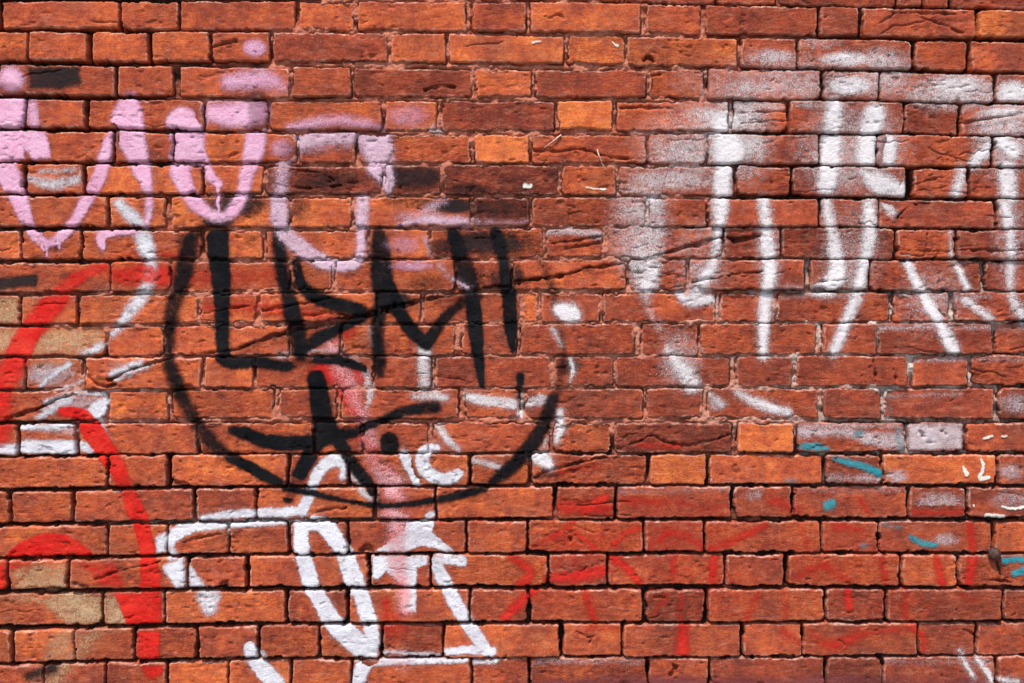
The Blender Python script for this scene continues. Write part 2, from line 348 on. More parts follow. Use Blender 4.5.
def brick_material():
    m = NT('fired_red_brick')
    tone = m.attr('tone'); edge = m.attr('edge'); rnd = m.attr('rnd'); upp = m.attr('upper')
    n1 = m.noise(16, 4, .62); n2 = m.noise(70, 4, .65); n3 = m.noise(420, 3, .7); st = m.noise(70, 4, .65, stretch=(.28, 1, 1.6)); sv = m.noise(60, 4, .6, stretch=(2.2, 1, .35))
    t = m.math('ADD', tone, m.math('MULTIPLY', m.math('SUBTRACT', n1, .5), 1.15))
    t = m.math('ADD', t, m.math('MULTIPLY', m.math('SUBTRACT', n2, .5), .85))
    t = m.math('ADD', t, m.math('MULTIPLY', m.math('SUBTRACT', st, .5), .45))
    t = m.math('ADD', t, m.math('MULTIPLY', m.math('SUBTRACT', sv, .5), m.rng(rnd, .55, .9, 0, .5)))
    c = m.ramp(t, [(0, (.105, .023, .015, 1)), (.28, (.195, .036, .019, 1)), (.5, (.305, .055, .024, 1)), (.75, (.44, .090, .029, 1)), (1, (.60, .150, .038, 1))])
    # dark firing blotches and soot
    soot = m.rng(m.noise(24, 5, .7, dist=.6), .60, .74)
    c = m.mix(m.math('MULTIPLY', soot, .6), c, (.075, .022, .014, 1))
    dirt = m.rng(m.noise(9, 6, .7, dist=.5), .46, .66)
    c = m.mix(m.math('MULTIPLY', dirt, .42), c, (.10, .032, .022, 1))
    # dusty bloom
    dust = m.rng(m.noise(60, 5, .75, stretch=(.45, 1, 1.3)), .48, .70)
    c = m.mix(m.math('MULTIPLY', dust, .34), c, (.46, .17, .10, 1))
    # grain
    grain = m.rng(n3, .30, .70, .66, 1.34, False)
    g = m.n('ShaderNodeCombineXYZ'); [m.link(grain, g.inputs[i]) for i in range(3)]
    c = m.mix(1.0, c, g.outputs[0], 'MULTIPLY')
    # specks of lime, dark iron spots
    sp = m.rng(m.noise(260, 2, .5), .70, .76)
    c = m.mix(m.math('MULTIPLY', sp, .55), c, (.55, .32, .24, 1))
    ir = m.rng(m.noise(210, 2, .55), .285, .235)
    c = m.mix(m.math('MULTIPLY', ir, .8), c, (.03, .012, .009, 1))
    # lime mortar smear left along the arrises
    lime = m.math('MULTIPLY', m.rng(edge, 2.3, .7), m.rng(edge, -1.0, .1))
    lime = m.math('MULTIPLY', lime, m.math('MULTIPLY', m.rng(m.noise(75, 5, .75), .40, .62, .0, 1.0), m.rng(m.noise(14, 3, .6), .38, .62, .25, 1.0)))
    lime = m.math('MULTIPLY', lime, m.math('ADD', .62, m.math('MULTIPLY', upp, .38)))
    c = m.mix(m.math('MULTIPLY', lime, .74), c, (.66, .40, .30, 1))
    m.link(c, m.b.inputs['Base Color'])
    hh = m.math('ADD', m.math('MULTIPLY', m.noise(520, 4, .7), .8), m.math('MULTIPLY', m.noise(150, 4, .7, stretch=(.6, 1, 1.2)), 1.6))
    hh = m.math('ADD', hh, m.math('MULTIPLY', m.noise(190, 4, .7, stretch=(.25, 1, 1.2)), .5))
    m.bump(hh, m.rng(rnd, .1, 1, .35, 1.0, False), .003)
    return m.m
def mortar_material():
    m = NT('old_lime_mortar')
    fl = m.attr('flush')
    n = m.noise(45, 5, .7); n3 = m.noise(380, 3, .7)
    f = m.math('ADD', fl, m.math('MULTIPLY', m.math('SUBTRACT', n, .5), .8))
    c = m.ramp(f, [(0, (.020, .012, .010, 1)), (.30, (.055, .024, .017, 1)), (.52, (.23, .068, .040, 1)), (.8, (.34, .085, .045, 1)), (1, (.48, .165, .10, 1))])
    wh = m.attr('limewash')
    c = m.mix(m.math('MULTIPLY', wh, m.rng(n, .38, .56)), c, (.50, .44, .38, 1))
    sp = m.rng(n3, .58, .7)
    c = m.mix(m.math('MULTIPLY', sp, .25), c, (.56, .34, .25, 1))
    m.link(c, m.b.inputs['Base Color'])
    m.bump(m.noise(350, 5, .75), .9, .004)
    return m.m
def film_material(name, col, col2, grain=.75, mid=.5, rough=.6, spec=.1):
    m = NT(name); m.b.inputs['Roughness'].default_value = rough; m.b.inputs['Specular IOR Level'].default_value = spec
    d = m.attr('cover')
    n1 = m.noise(620, 3, .7); n2 = m.noise(130, 5, .75); n3 = m.noise(22, 4, .65)
    v = m.math('ADD', d, m.math('MULTIPLY', m.math('SUBTRACT', n1, .5), grain * 1.35))
    v = m.math('ADD', v, m.math('MULTIPLY', m.math('SUBTRACT', n2, .5), mid * 1.15))
    a = m.rng(v, .18, .98)
    c = m.mix(m.rng(n3, .35, .65), col, col2)
    c = m.mix(m.math('MULTIPLY', m.rng(n2, .5, .72), .45), c, tuple(x * .72 for x in col[:3]) + (1,))
    m.link(c, m.b.inputs['Base Color']); m.link(a, m.b.inputs['Alpha'])
    m.bump(m.math('ADD', m.noise(600, 4, .7), m.math('MULTIPLY', m.noise(150, 4, .7), 1.4)), .85, .003)
    return m.m

M_BRICK = brick_material(); M_MORTAR = mortar_material()
PINK = film_material('pink_spray', lin(224, 160, 186), lin(232, 178, 200))
LILAC = film_material('lilac_spray', lin(208, 168, 184), lin(220, 184, 196), .9, .6)
WHITE = film_material('white_spray', lin(228, 224, 226), lin(210, 202, 206), .85, .75)
CHALK = film_material('chalky_white_spray', lin(232, 222, 220), lin(226, 214, 212), 1.0, .7)
RED = film_material('red_spray', lin(206, 22, 20), lin(222, 50, 36), .95, .8)
FADED = film_material('faded_red_spray', lin(196, 34, 28), lin(208, 52, 36), 1.0, .9)
WORN = film_material('worn_red_spray', lin(206, 26, 22), lin(220, 58, 44), 1.0, .9)
SALMON = film_material('salmon_spray', lin(238, 172, 172), lin(230, 132, 130), 2.2, .8)
BLACK = film_material('black_spray', lin(12, 13, 16), lin(27, 26, 28), .7, .55, .7, .06)
SMOKE_AND_SHADOW = film_material('thin_black_spray', lin(38, 27, 27), lin(50, 36, 34), 1.0, .7)
TAN = film_material('tan_spray', lin(200, 158, 116), lin(210, 174, 136), 1.3, 1.0)
TEAL = film_material('teal_paint', lin(40, 132, 144), lin(70, 146, 152), .9, .9)
PALE = film_material('pale_wash', lin(206, 186, 186), lin(196, 168, 166), 1.2, .9)
MAROON = film_material('maroon_paint', lin(128, 62, 62), lin(138, 72, 70), .7, .5)
FLECK = film_material('dried_paint', lin(226, 214, 196), lin(236, 226, 214), .3, .3)

# ------------------------------------------------------------------ the wall
def label(o, text): o['label'] = text
wall = bpy.data.objects.new('brick_wall', None); COL.objects.link(wall)
wall['label'] = 'weathered red brick wall covered in pink, black, white and red spray graffiti'
wall['category'] = 'wall'; wall['kind'] = 'thing'

P = np.stack([WX, -HB, WZ], -1)
make_mesh('brickwork', anyv(ISB), P, {'tone': TONE, 'edge': EDGE, 'rnd': RND, 'upper': UPP}, M_BRICK, wall)
LW = np.clip(blob(905, 340, 170, 90) * 1.1 + blob(230, 528, 90, 16) * .8 + blob(905, 445, 130, 25) * .7 + blob(90, 400, 80, 26) * .5, 0, 1)
P = np.stack([WX, -HM, WZ], -1)
make_mesh('mortar', anyv(~ISB), P, {'flush': FL, 'limewash': LW}, M_MORTAR, wall)

# wider joints spare the paint: less reaches the bottom of a deep joint
REACH = np.where(ISB, np.clip(1.02 + (H + CR + .005) * 95, .3, 1.0), np.clip(.95 + (HM + .006) * 70, .25, .97)).astype(np.float32)
REACH = REACH * (1 - .10 * np.clip(CR / .005, 0, 1)) * (1 - .15 * np.clip(pit * 1.2, 0, 1) * ISB)
ARRIS = np.exp(-((EDGE - .9) / 1.1) ** 2) * ISB * np.clip(.35 + 1.5 * fbm(X, Y, 9, 99, 3), 0, 1)
REACH = REACH * (1 - .28 * ARRIS)
REACH = REACH * np.clip(.95 + .16 * fbm(X, Y, 26, 97, 4, 1.3), .5, 1.03)
PWX = vnoise(X, Y, 7, 7, 81) * .5 + vnoise(X, Y, 2.6, 2.6, 82) * .6
PWY = vnoise(X, Y, 7, 7, 83) * .5 + vnoise(X, Y, 2.6, 2.6, 84) * .6

FADE = np.clip(1.0 + .30 * fbm(X, Y, 55, 101, 3), .72, 1.12).astype(np.float32)
def cover(strokes, halo=0):
    D = np.zeros(X.shape, np.float32)
    for st in strokes:
        kind = st[0]
        if kind == 's':                                   # brushed or sprayed line: softness, opacity, path
            _, soft, op, pts = st; pts = smooth_path(pts)
            w = seg_window(pts, max(p[2] for p in pts) / 2 + soft * 2 + (9 if halo else 3))
            if not w: continue
            sd = path_sd(X[w] + PWX[w], Y[w] + PWY[w], pts)
            d = op * (1 - sstep(-soft * 1.25, soft * 1.25, sd))
            if halo: d = np.maximum(d, op * halo * np.exp(-np.maximum(sd, 0) / 5.5))
        elif kind == 'g':                                 # puff of spray: cx, cy, rx, ry, opacity
            _, cx, cy, rx, ry, op = st
            w = seg_window([(cx - rx * 2, cy - ry * 2), (cx + rx * 2, cy + ry * 2)], 2)
            if not w: continue
            r2 = ((X[w] - cx) / rx) ** 2 + ((Y[w] - cy) / ry) ** 2
            d = op * np.exp(-r2 * r2 * .8 - r2 * .3)
        elif kind == 'p':                                 # filled outline: softness, opacity, polygon
            _, soft, op, poly = st
            w = seg_window(poly, soft * 2 + 3)
            if not w: continue
            PX = X[w] + PWX[w]; PY = Y[w] + PWY[w]
            inside = np.zeros(PX.shape, bool); n = len(poly)
            for i in range(n):
                (ax, ay), (bx, by) = poly[i], poly[(i + 1) % n]
                if ay == by: continue
                c = ((ay > PY) != (by > PY)) & (PX < (bx - ax) * (PY - ay) / (by - ay) + ax)
                inside ^= c
            sd = path_sd(PX, PY, [(x, y, 0) for x, y in poly + [poly[0]]])
            sd = np.where(inside, -sd, sd)
            d = op * (1 - sstep(-soft, soft, sd))
        D[w] = np.maximum(D[w], d)
    return D

SOLID = ('black_spray', 'white_spray', 'pink_spray')
HALO = {'black_spray': .44, 'white_spray': .34, 'pink_spray': .40, 'lilac_spray': .46, 'chalky_white_spray': .46, 'red_spray': .34, 'salmon_spray': .5, 'worn_red_spray': .45}
def clusters(strokes, pad=3):
    bx = []
    for st in strokes:
        if st[0] == 's': w = max(p[2] for p in st[3]) / 2 + st[1] * .5; P_ = st[3]
        elif st[0] == 'g': w = 0; P_ = [(st[1] - st[3], st[2] - st[4]), (st[1] + st[3], st[2] + st[4])]
        else: w = st[1] * .5; P_ = st[3]
        w += pad
        bx.append((min(p[0] for p in P_) - w, min(p[1] for p in P_) - w, max(p[0] for p in P_) + w, max(p[1] for p in P_) + w))
    n = len(bx); par = list(range(n))
    def f(i):
        while par[i] != i: i = par[i]
        return i
    for i in range(n):
        for k in range(i):
            a, b = bx[i], bx[k]
            if a[0] < b[2] and b[0] < a[2] and a[1] < b[3] and b[1] < a[3]: par[f(i)] = f(k)
    g = {}
    for i in range(n): g.setdefault(f(i), []).append(strokes[i])
    return list(g.values())
def boost(q, k):
    return (q[0], q[1], min(1, q[2] * k), q[3]) if q[0] != 'g' else q[:5] + (min(1, q[5] * k),)
def films(name, layer, mat, strokes, parent=None, text=None, k=1.0):
    strokes = [boost(q, k) for q in strokes]
    for c in clusters([q for q in strokes if not (q[0] == 'g' and q[5] == 0)]): film(name, layer, mat, c, parent, text)
def film(name, layer, mat, strokes, parent=None, text=None, reach=True, thr=.16):
    D = cover(strokes, HALO.get(mat.name, 0))
    if reach: D = np.minimum(D * REACH * (FADE if mat.name not in SOLID else FADE ** .35), 1)
    off = .00018 * (layer + 1)
    P = np.stack([WX + NXv * off, -H + NYv * off, WZ + NZv * off], -1)
    fm = anyv(D > thr)
    if not fm.any(): return None
    o = make_mesh(name, fm, P, {'cover': D}, mat, parent or wall)
    if text: label(o, text)
    return o

def tag_film(layer, mat, strokes, text):
    strokes = [boost(q, 1.18) if q[0] == 'g' else q for q in strokes]
    cl = sorted(clusters([q for q in strokes if not (q[0] == 'g' and q[5] == 0)]), key=len, reverse=True)
    t = film('graffiti_tag', layer, mat, cl[0], None, text)
    for c in cl[1:]: film('overspray', layer, mat, c, t)
    return t
def letter(parent, layer, mat, strokes, text=None, name='letter'): return film(name, layer, mat, strokes, parent, text)

# --- tan and faded ground layers
films('tan_overspray', 0, TAN, [
 ('p',7,.62,[(30,565),(68,562),(68,590),(10,590)]), ('p',8,.62,[(22,597),(101,595),(101,626),(68,626),(40,604)]), ('p',7,.56,[(105,595),(124,595),(134,626),(105,626)]), ('p',7,.5,[(74,632),(104,632),(76,660)]), ('p',7,.52,[(50,634),(72,632),(73,661),(40,661)]), ('p',6,.56,[(-10,297),(19,297),(19,324),(-10,324)]), ('p',7,.56,[(-10,328),(104,328),(104,355),(-10,355)]),
 ('g',42,606,60,22,.0), ('s',13.5,.72,[(20,575,16),(50,585,20),(80,606,34),(98,615,26)]), ('s',12,.62,[(100,602,18),(112,610,20),(120,624,12)]),
 ('s',10.5,.6,[(66,634,14),(56,648,20),(50,660,14)]), ('s',10.5,.58,[(96,634,12),(82,648,20),(62,668,22),(52,684,22)]), ('s',9,.6,[(40,668,10),(34,684,12)]),
 ('s',10.5,.62,[(-8,308,22),(12,310,22)]), ('s',12,.5,[(28,300,16),(60,303,14)]), ('s',12,.66,[(-6,342,26),(30,342,26),(66,342,24),(86,346,16)]), ('s',9,.56,[(32,364,10),(70,363,10)]),
 ('s',12,.6,[(5,598,6),(60,598,8),(100,600,8)])], text='patches of tan overspray', k=1.0)
films('smoky_overspray', 1, SMOKE_AND_SHADOW, [  # black overspray, plus dark streaks that follow the long fissures
 ('p',5,.62,[(27,66),(80,66),(82,84),(60,90),(30,88)]), ('s',4,.7,[(-5,284,12),(33,280,12)]), ('g',66,276,8,6,.5),
 ('g',410,178,36,15,.85), ('g',325,180,46,13,.52), ('g',235,204,40,16,.55), ('g',278,205,12,10,.4), ('g',455,206,24,9,.68), ('g',500,208,32,13,.52), ('g',470,190,30,8,.46),
 ('g',490,243,58,15,.62), ('s',5,.46,[(235,350,5),(300,330,9),(368,314,14),(450,294,11),(520,282,7),(590,269,4)]), ('s',4,.44,[(640,260,4),(690,245,7),(722,238,7),(760,236,5)]), ('s',3,.5,[(532,478,4),(575,470,4),(607,457,2)]), ('s',3,.42,[(10,419,3),(76,393,3)]), ('s',3,.5,[(99,378,6),(118,378,4),(155,363,2)]), ('s',1.6,.6,[(997,562,3),(1000,573,3)]),  # final short streak paints in the shadow cast by the bolt
 ('s',9,.40,[(562,350,10),(556,310,12),(545,270,16),(528,236,18)]), ('s',8,.42,[(206,222,10),(240,206,14),(290,196,14)]), ('s',8,.45,[(390,196,16),(450,206,18),(520,212,20)]), ('g',440,250,16,14,.5), ('g',430,285,26,14,.4), ('g',500,280,18,16,.45), ('g',185,240,12,10,.4), ('g',520,246,26,15,.4), ('g',410,110,30,14,.0), ('g',470,276,20,14,.55), ('g',345,110,10,6,.0), ('g',516,275,10,14,.5),
 ('s',4,.62,[(690,407,3),(700,404,3)]), ('g',570,365,16,10,.5), ('s',6,.62,[(52,668,14),(30,676,12)]), ('g',250,240,10,8,.3), ('g',300,208,12,14,.5), ('g',395,300,20,10,.75), ('g',300,150,18,6,.4)],
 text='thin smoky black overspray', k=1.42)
films('faded_scrawl', 2, FADED, [
 ('s',8,.58,[(116,274,22),(142,276,26),(166,276,24)]), ('s',10,.40,[(180,278,20),(240,276,22),(285,274,16)]), ('s',6,.5,[(112,257,6),(160,255,8),(190,256,5)]),
 ('s',9,.42,[(205,307,16),(250,306,20),(285,310,20),(330,318,12)]), ('g',345,330,16,12,.5), ('g',330,372,26,14,.62), ('g',360,375,14,10,.7),
 ('s',6,.6,[(342,392,14),(355,410,16),(366,425,12)]), ('s',6,.6,[(362,436,14),(375,450,14)]),
  ('g',575,545,70,34,.34), ('g',690,520,80,34,.32), ('g',700,590,90,40,.30), ('g',830,560,90,46,.30), ('g',900,600,60,24,.24), ('g',560,600,60,24,.26), ('g',660,545,60,30,.3),
 ('s',9.36,0.58,[(560,506,18),(590,508,16),(612,510,14)]), ('s',4.68,0.99,[(583,512,7),(597,503,11),(606,498,9)]), ('s',10.53,0.51,[(622,500,12),(680,504,14),(728,508,10)]),
 ('s',5.85,0.61,[(532,547,8),(555,536,9),(575,522,8)]), ('s',5.85,0.61,[(575,532,8),(595,548,8)]), ('s',7.02,0.61,[(612,546,8),(628,532,10),(642,527,8)]), ('s',7.02,0.52,[(650,548,10),(672,532,14),(700,546,8)]),
 ('s',7.02,0.58,[(708,549,8),(735,540,10),(765,524,10)]), ('s',4.68,0.67,[(699,540,5),(702,550,4)]),
 ('s',5.85,0.73,[(512,557,9),(530,572,11),(520,585,10)]), ('s',5.85,0.74,[(548,578,10),(576,576,14),(606,570,12)]), ('s',4.68,0.86,[(612,558,10),(625,567,10),(640,583,8)]), ('s',7.02,0.55,[(675,557,10),(672,584,10)]), ('s',5.85,0.73,[(714,557,10),(712,584,10)]),
 ('s',5.85,0.88,[(534,590,9),(520,603,10),(505,617,9)]), ('s',5.85,0.67,[(585,592,9),(594,620,10)]), ('s',5.85,0.64,[(668,594,6),(655,612,6)]), ('s',5.85,0.61,[(681,593,9),(680,620,9)]), ('s',3.51,0.88,[(708,590,4),(708,612,4)]), ('s',7.02,0.61,[(758,592,8),(746,620,8)]),
 ('s',7.02,0.67,[(683,626,14),(682,652,14)]), ('s',8.19,0.50,[(590,628,8),(618,628,6)]), ('s',7.02,0.55,[(785,632,12),(800,645,10)]), ('s',8.19,0.58,[(808,632,10),(830,645,14),(862,634,12),(905,629,6)]), ('s',5.85,0.79,[(912,626,7),(924,640,7),(922,652,7)]),
 ('s',7.02,0.58,[(800,524,8),(808,550,8)]), ('s',7.02,0.55,[(835,527,12),(862,530,8)]), ('s',5.85,0.68,[(970,524,8),(973,550,8)]), ('s',8.19,0.58,[(795,578,10),(822,566,14),(850,582,10)]), ('s',7.02,0.59,[(880,558,8),(886,584,8)]), ('s',5.85,0.74,[(937,558,7),(942,584,8)]), ('s',7.02,0.73,[(972,560,10),(968,582,10)]),
 ('s',7.02,0.59,[(784,592,9),(786,618,9)]), ('s',4.68,0.73,[(848,592,9),(849,608,9)]), ('s',7.02,0.55,[(905,592,9),(905,616,9)]), ('s',7.02,0.46,[(955,594,6),(975,600,6)]), ('s',7.02,0.55,[(772,500,16),(800,510,10)]), ('s',5.85,0.60,[(915,512,6),(960,512,7)]),
 ('s',5.85,0.68,[(640,446,5),(680,446,4)]), ('s',4.68,0.68,[(560,473,3),(600,465,3)]), ('s',5.85,0.55,[(860,500,8),(870,514,6)]), ('g',650,540,12,8,.4), ('g',392,625,20,20,.48), ('s',5.85,0.55,[(386,600,10),(388,618,10)])],
 text='faded red spray scrawl', k=1.28)
films('pale_wash', 2, PALE, [
 ('p',6,.85,[(908,424),(964,424),(964,450),(908,450)]), ('s',6,.7,[(800,432,14),(840,432,10),(880,440,16),(902,440,20)]), ('s',5,.6,[(800,426,6),(900,426,6)]), ('s',6,.58,[(828,478,8),(876,478,10)]),
 ('g',716,404,10,8,.55), ('g',1015,403,18,12,.62), ('g',1010,472,16,10,.6), ('g',940,502,26,12,.58), ('g',1010,500,24,12,.5), ('g',755,495,14,8,.5), ('g',896,476,14,8,.55), ('g',945,540,16,8,.5),
 ('s',4,.72,[(548,233,7),(575,231,9),(600,235,10)]), ('g',50,375,30,13,.66), ('g',128,368,26,9,.5), ('g',80,404,30,12,.62), ('s',6,.5,[(82,352,8),(104,346,10)]), ('s',5,.6,[(30,428,8),(72,430,9)]), ('s',4,.5,[(886,397,4),(960,394,6)]), ('s',4,.55,[(915,360,6),(966,359,6)]), ('s',4,.5,[(975,360,6),(1030,359,6)]), ('s',4,.55,[(880,328,6),(990,327,6)]), ('s',4,.5,[(996,328,6),(1030,327,5)]),
 ('s',4,.5,[(898,296,5),(948,295,5)]), ('s',4,.5,[(956,297,6),(990,296,6)]), ('s',4,.5,[(780,297,5),(850,295,5)]), ('s',5,.52,[(778,288,6),(803,287,6)]), ('s',5,.45,[(618,492,4),(728,490,4)]), ('s',5,.45,[(800,490,4),(905,490,4)]), ('s',5,.5,[(530,524,4),(640,524,5)]),('s',5,.5,[(886,662,6),(990,662,6)]),('s',5,.45,[(535,662,6),(640,662,6)])],
 text='pale chalky wash', k=1.12)

# --- left white strokes
films('graffiti_stroke', 3, WHITE, [
 ('s',5,.66,[(30,178,10),(50,184,14),(78,180,12)]), ('s',4,.7,[(40,172,6),(76,170,6)]),
 ('s',6,.88,[(119,203,13),(138,224,17),(146,245,19),(150,262,15),(148,285,14),(137,302,15),(124,320,12),(113,334,8)]),
 ('s',4,.72,[(104,344,8),(85,354,9)]), ('s',3,.85,[(40,386,6),(54,374,7),(68,364,8)]), ('s',4,.72,[(62,388,6),(80,381,5)]), ('s',4,.86,[(142,363,6),(120,372,11),(110,374,4)]), ('s',3,.7,[(116,381,5),(140,369,6),(152,364,4)]),
 ('s',3,.8,[(45,402,5),(65,397,8),(70,392,5)]), ('s',4,.84,[(38,418,6),(52,409,10),(70,400,8)]), ('s',3,.95,[(88,416,7),(97,410,18),(106,400,8)]), ('s',3,.85,[(75,393,4),(104,394,6)]),
 ('s',3,.96,[(-10,449,11),(14,449,12)]), ('s',2.5,.97,[(23,447,14),(72,447,15)]), ('s',2.5,.9,[(22,427,6),(70,426,6)]), ('s',2.5,.95,[(82,446,10),(92,451,9)]), ('s',3,.95,[(98,422,12),(105,440,8)])],
 text='short white strokes at the left')
# --- red
films('graffiti_stroke', 4, WORN, k=1.25, strokes=[
 ('s',5,.72,[(104,266,12),(78,278,16),(56,300,24),(40,318,24),(26,338,25),(14,362,26),(4,392,20)]), ('s',6,.62,[(4,400,22),(-4,432,34)]), ('g',12,372,14,14,.85), ('g',4,405,9,14,.85),
 ('s',5,.55,[(116,280,10),(140,272,20),(150,276,20)])], text='worn red stroke at the left edge')
films('graffiti_stroke', 4, RED, [
 ('s',2.2,1,[(62,411,9),(78,414,15),(92,430,22),(105,450,20),(118,468,18),(127,490,16),(138,515,19),(144,535,16),(148,556,17)]),
 ('s',3,.82,[(148,556,18),(151,575,21),(150,588,22)]), ('p',3,.92,[(114,593),(162,593),(162,627),(128,627)]), ('p',2.5,.97,[(137,631),(160,631),(160,661),(137,661)]), ('p',4,.9,[(140,665),(164,665),(163,672),(153,680),(145,676)])],
 text='bright red curved stroke')
films('graffiti_stroke', 4, RED, [
 ('p',2.6,1,[(2,560),(10,550),(22,541),(36,535),(50,532),(64,533),(76,538),(88,548),(99,559)]), ('p',5,.78,[(-10,562),(8,562),(8,590),(-10,590)]), ('s',5,.68,[(12,566,8),(30,562,6)]),
 ('p',6,.68,[(76,563),(116,560),(128,588),(104,588)])], text='red domed shape')

# --- white tag, lower middle
t = tag_film(5, WHITE, [
 ('s',2.2,1,[(203,518,6),(230,514,9),(254,513,9)]), ('s',2.2,1,[(261,513,10),(300,511,10)]), ('s',2.2,.98,[(302,511,12),(308,498,12),(313,484,11),(321,469,12),(332,461,13),(346,462,12)]), ('s',3,.9,[(345,462,10),(343,476,9)]),
 ('s',2.6,1,[(168,541,14),(182,530,14),(205,526,9),(240,524,8),(286,521,7)]), ('p',3,.95,[(155,537),(166,532),(166,552),(157,554)]),
 ('p',4,.92,[(162,566),(184,556),(186,588),(176,588),(166,574)]), ('p',4,.95,[(189,562),(198,575),(208,588),(189,588)]), ('s',5,.9,[(208,598,26),(209,606,18)]), ('s',4,.8,[(170,540,10),(172,556,12)])],
 'white letters running along the lower middle')
letter(t, 5, WHITE, [
 ('s',2,1,[(301,521,16),(302,550,16),(305,560,17),(312,586,17),(316,592,16),(332,620,19),(344,631,22),(360,646,21),(368,653,12)]),
 ('s',2,1,[(305,524,14),(318,523,16),(330,531,18),(342,549,16),(347,558,19),(356,585,20),(360,592,17),(369,620,16),(372,640,16),(369,652,18)])], 'tall pointed white letter')
letter(t, 5, WHITE, [('s',2,1,[(404,455,11),(411,468,11),(417,483,9)])], 'short slanted white stroke')
letter(t, 5, WHITE, [('s',2,1,[(437,448,7),(426,451,13),(422,461,14),(428,473,14),(441,479,13),(453,477,12),(459,473,10)])], 'white hooked letter c')
letter(t, 5, WHITE, [('p',2,1,[(406,519),(435,519),(432,532),(455,551),(446,553),(425,546),(404,552),(375,551),(386,543),(404,530)]), ('s',2,.95,[(428,516,6),(434,514,6)]),
 ('p',2.5,1,[(372,556),(428,556),(427,565),(417,568),(416,612),(402,612),(404,585),(386,572),(378,580),(372,578)])], 'white arrow-like letter')
letter(t, 5, WHITE, [('s',1.8,1,[(462,561,11),(448,559,10),(437,561,12),(440,572,14),(450,592,14),(463,616,14),(474,633,14),(488,651,12)]), ('s',1.8,1,[(447,651,7),(470,650,9),(492,651,9)])], 'white letter like a slanted number seven')
letter(t, 5, WHITE, [('s',2,1,[(250,648,13),(254,660,14),(265,672,19),(278,688,18)]), ('s',3,.8,[(262,652,5),(266,656,4)])], 'white slanted foot')
letter(t, 5, WHITE, [('s',2.2,1,[(365,662,16),(360,674,15),(357,690,15)]), ('s',2.5,.92,[(372,662,8),(410,661,7),(466,660,5)]), ('s',2.5,.9,[(475,662,5),(496,661,5)]), ('s',3,.9,[(386,652,4),(440,655,4)])], 'white stroke along a brick top')
films('graffiti_stroke', 5, CHALK, [
 ('s',4,.72,[(424,350,14),(425,386,15)]), ('s',5,.8,[(414,396,8),(432,396,14),(446,398,8)]), ('s',3,.88,[(467,397,9),(490,401,12),(513,404,12)]), ('s',3.5,.85,[(527,404,8),(543,399,12)]),
 ('s',4,.7,[(440,428,9),(448,440,9),(458,449,7)]), ('s',3,.62,[(474,460,7),(500,467,8)]), ('s',3,.62,[(366,372,10),(370,395,9),(366,408,6)]), ('s',3,.9,[(560,310,14),(570,314,20),(574,315,14)]), ('s',4,.62,[(552,328,8),(562,345,8)]),
 ('s',2.5,.84,[(571,360,5),(573,372,5),(570,382,3)]), ('s',4,.88,[(560,412,9),(560,430,9),(556,442,5)]), ('s',4,.95,[(534,456,12),(545,460,15),(550,466,8)]), ('s',4,.6,[(546,440,6),(543,448,6)]), ('s',2,.85,[(521,385,3),(520,415,8)]), ('s',3,.66,[(348,462,8),(362,490,8),(374,500,6)]),
 ('s',4,.6,[(280,356,8),(330,350,6),(360,362,4)]), ('s',4,.5,[(372,330,10),(374,345,8)]), ('s',3,.62,[(432,128,6),(440,133,6)]), ('s',3,.62,[(428,370,4),(432,386,8)])],
 text='chalky white marks beside the black tag')
films('graffiti_stroke', 6, SALMON, [
 ('s',8.1,.70,[(330,344,12),(338,362,18),(350,386,16),(356,404,16)]), ('s',6.75,.66,[(358,404,14),(368,430,18),(372,445,20)]), ('s',6.75,.80,[(374,460,18),(388,478,24),(396,484,18)]), ('s',5.4,.86,[(392,490,18),(400,498,12)]), ('s',5.4,.78,[(388,512,16),(404,517,8)]),
 ('s',5.4,.76,[(397,522,20),(396,552,20)]), ('s',5.4,.74,[(396,558,22),(403,585,14)]), ('s',5.4,.74,[(404,592,14),(405,610,12)]), ('s',6.75,.5,[(397,660,16),(405,666,10)])],
 k=.98, text='salmon vertical smear through the middle')
films('graffiti_stroke', 6, RED, [('s',5,.6,[(374,462,14),(386,482,16)]), ('s',3,.66,[(375,512,8),(377,518,6)]), ('s',4,.6,[(382,458,16),(394,470,10)]), ('s',3,.5,[(384,524,6),(383,550,6)])], text='light red smear under the white letters')

# --- right chalky white tag
t = tag_film(5, CHALK, [
 ('g',775,80,110,32,.42), ('g',868,74,64,30,.48), ('g',695,140,66,46,.48), ('g',640,225,38,66,.44), ('g',955,92,66,22,.50), ('g',1005,130,40,60,.46), ('g',850,150,66,60,.44), ('g',742,130,40,60,.50), ('g',1008,240,22,70,.36), ('g',700,260,34,46,.40), ('g',768,250,18,60,.36), ('g',850,250,40,60,.36), ('g',680,360,26,36,.38), ('g',930,300,40,44,.30), ('g',770,58,34,11,.50), ('g',845,60,30,9,.76), ('g',760,86,60,13,.48), ('g',850,85,28,12,.80), ('g',955,85,42,14,.60), ('g',1012,92,20,14,.72), ('g',700,116,40,13,.50), ('g',725,122,18,14,.88), ('g',765,107,30,7,.45), ('g',690,148,44,13,.50), ('g',670,180,56,14,.45),
 ('g',634,212,20,13,.50), ('g',820,44,30,8,.35), ('g',1005,112,34,6,.6), ('g',812,105,26,6,.4), ('g',765,76,10,14,.2), ('g',655,215,16,8,.4), ('g',960,150,0.1,0.1,0)],
 'chalky white letters at the upper right')
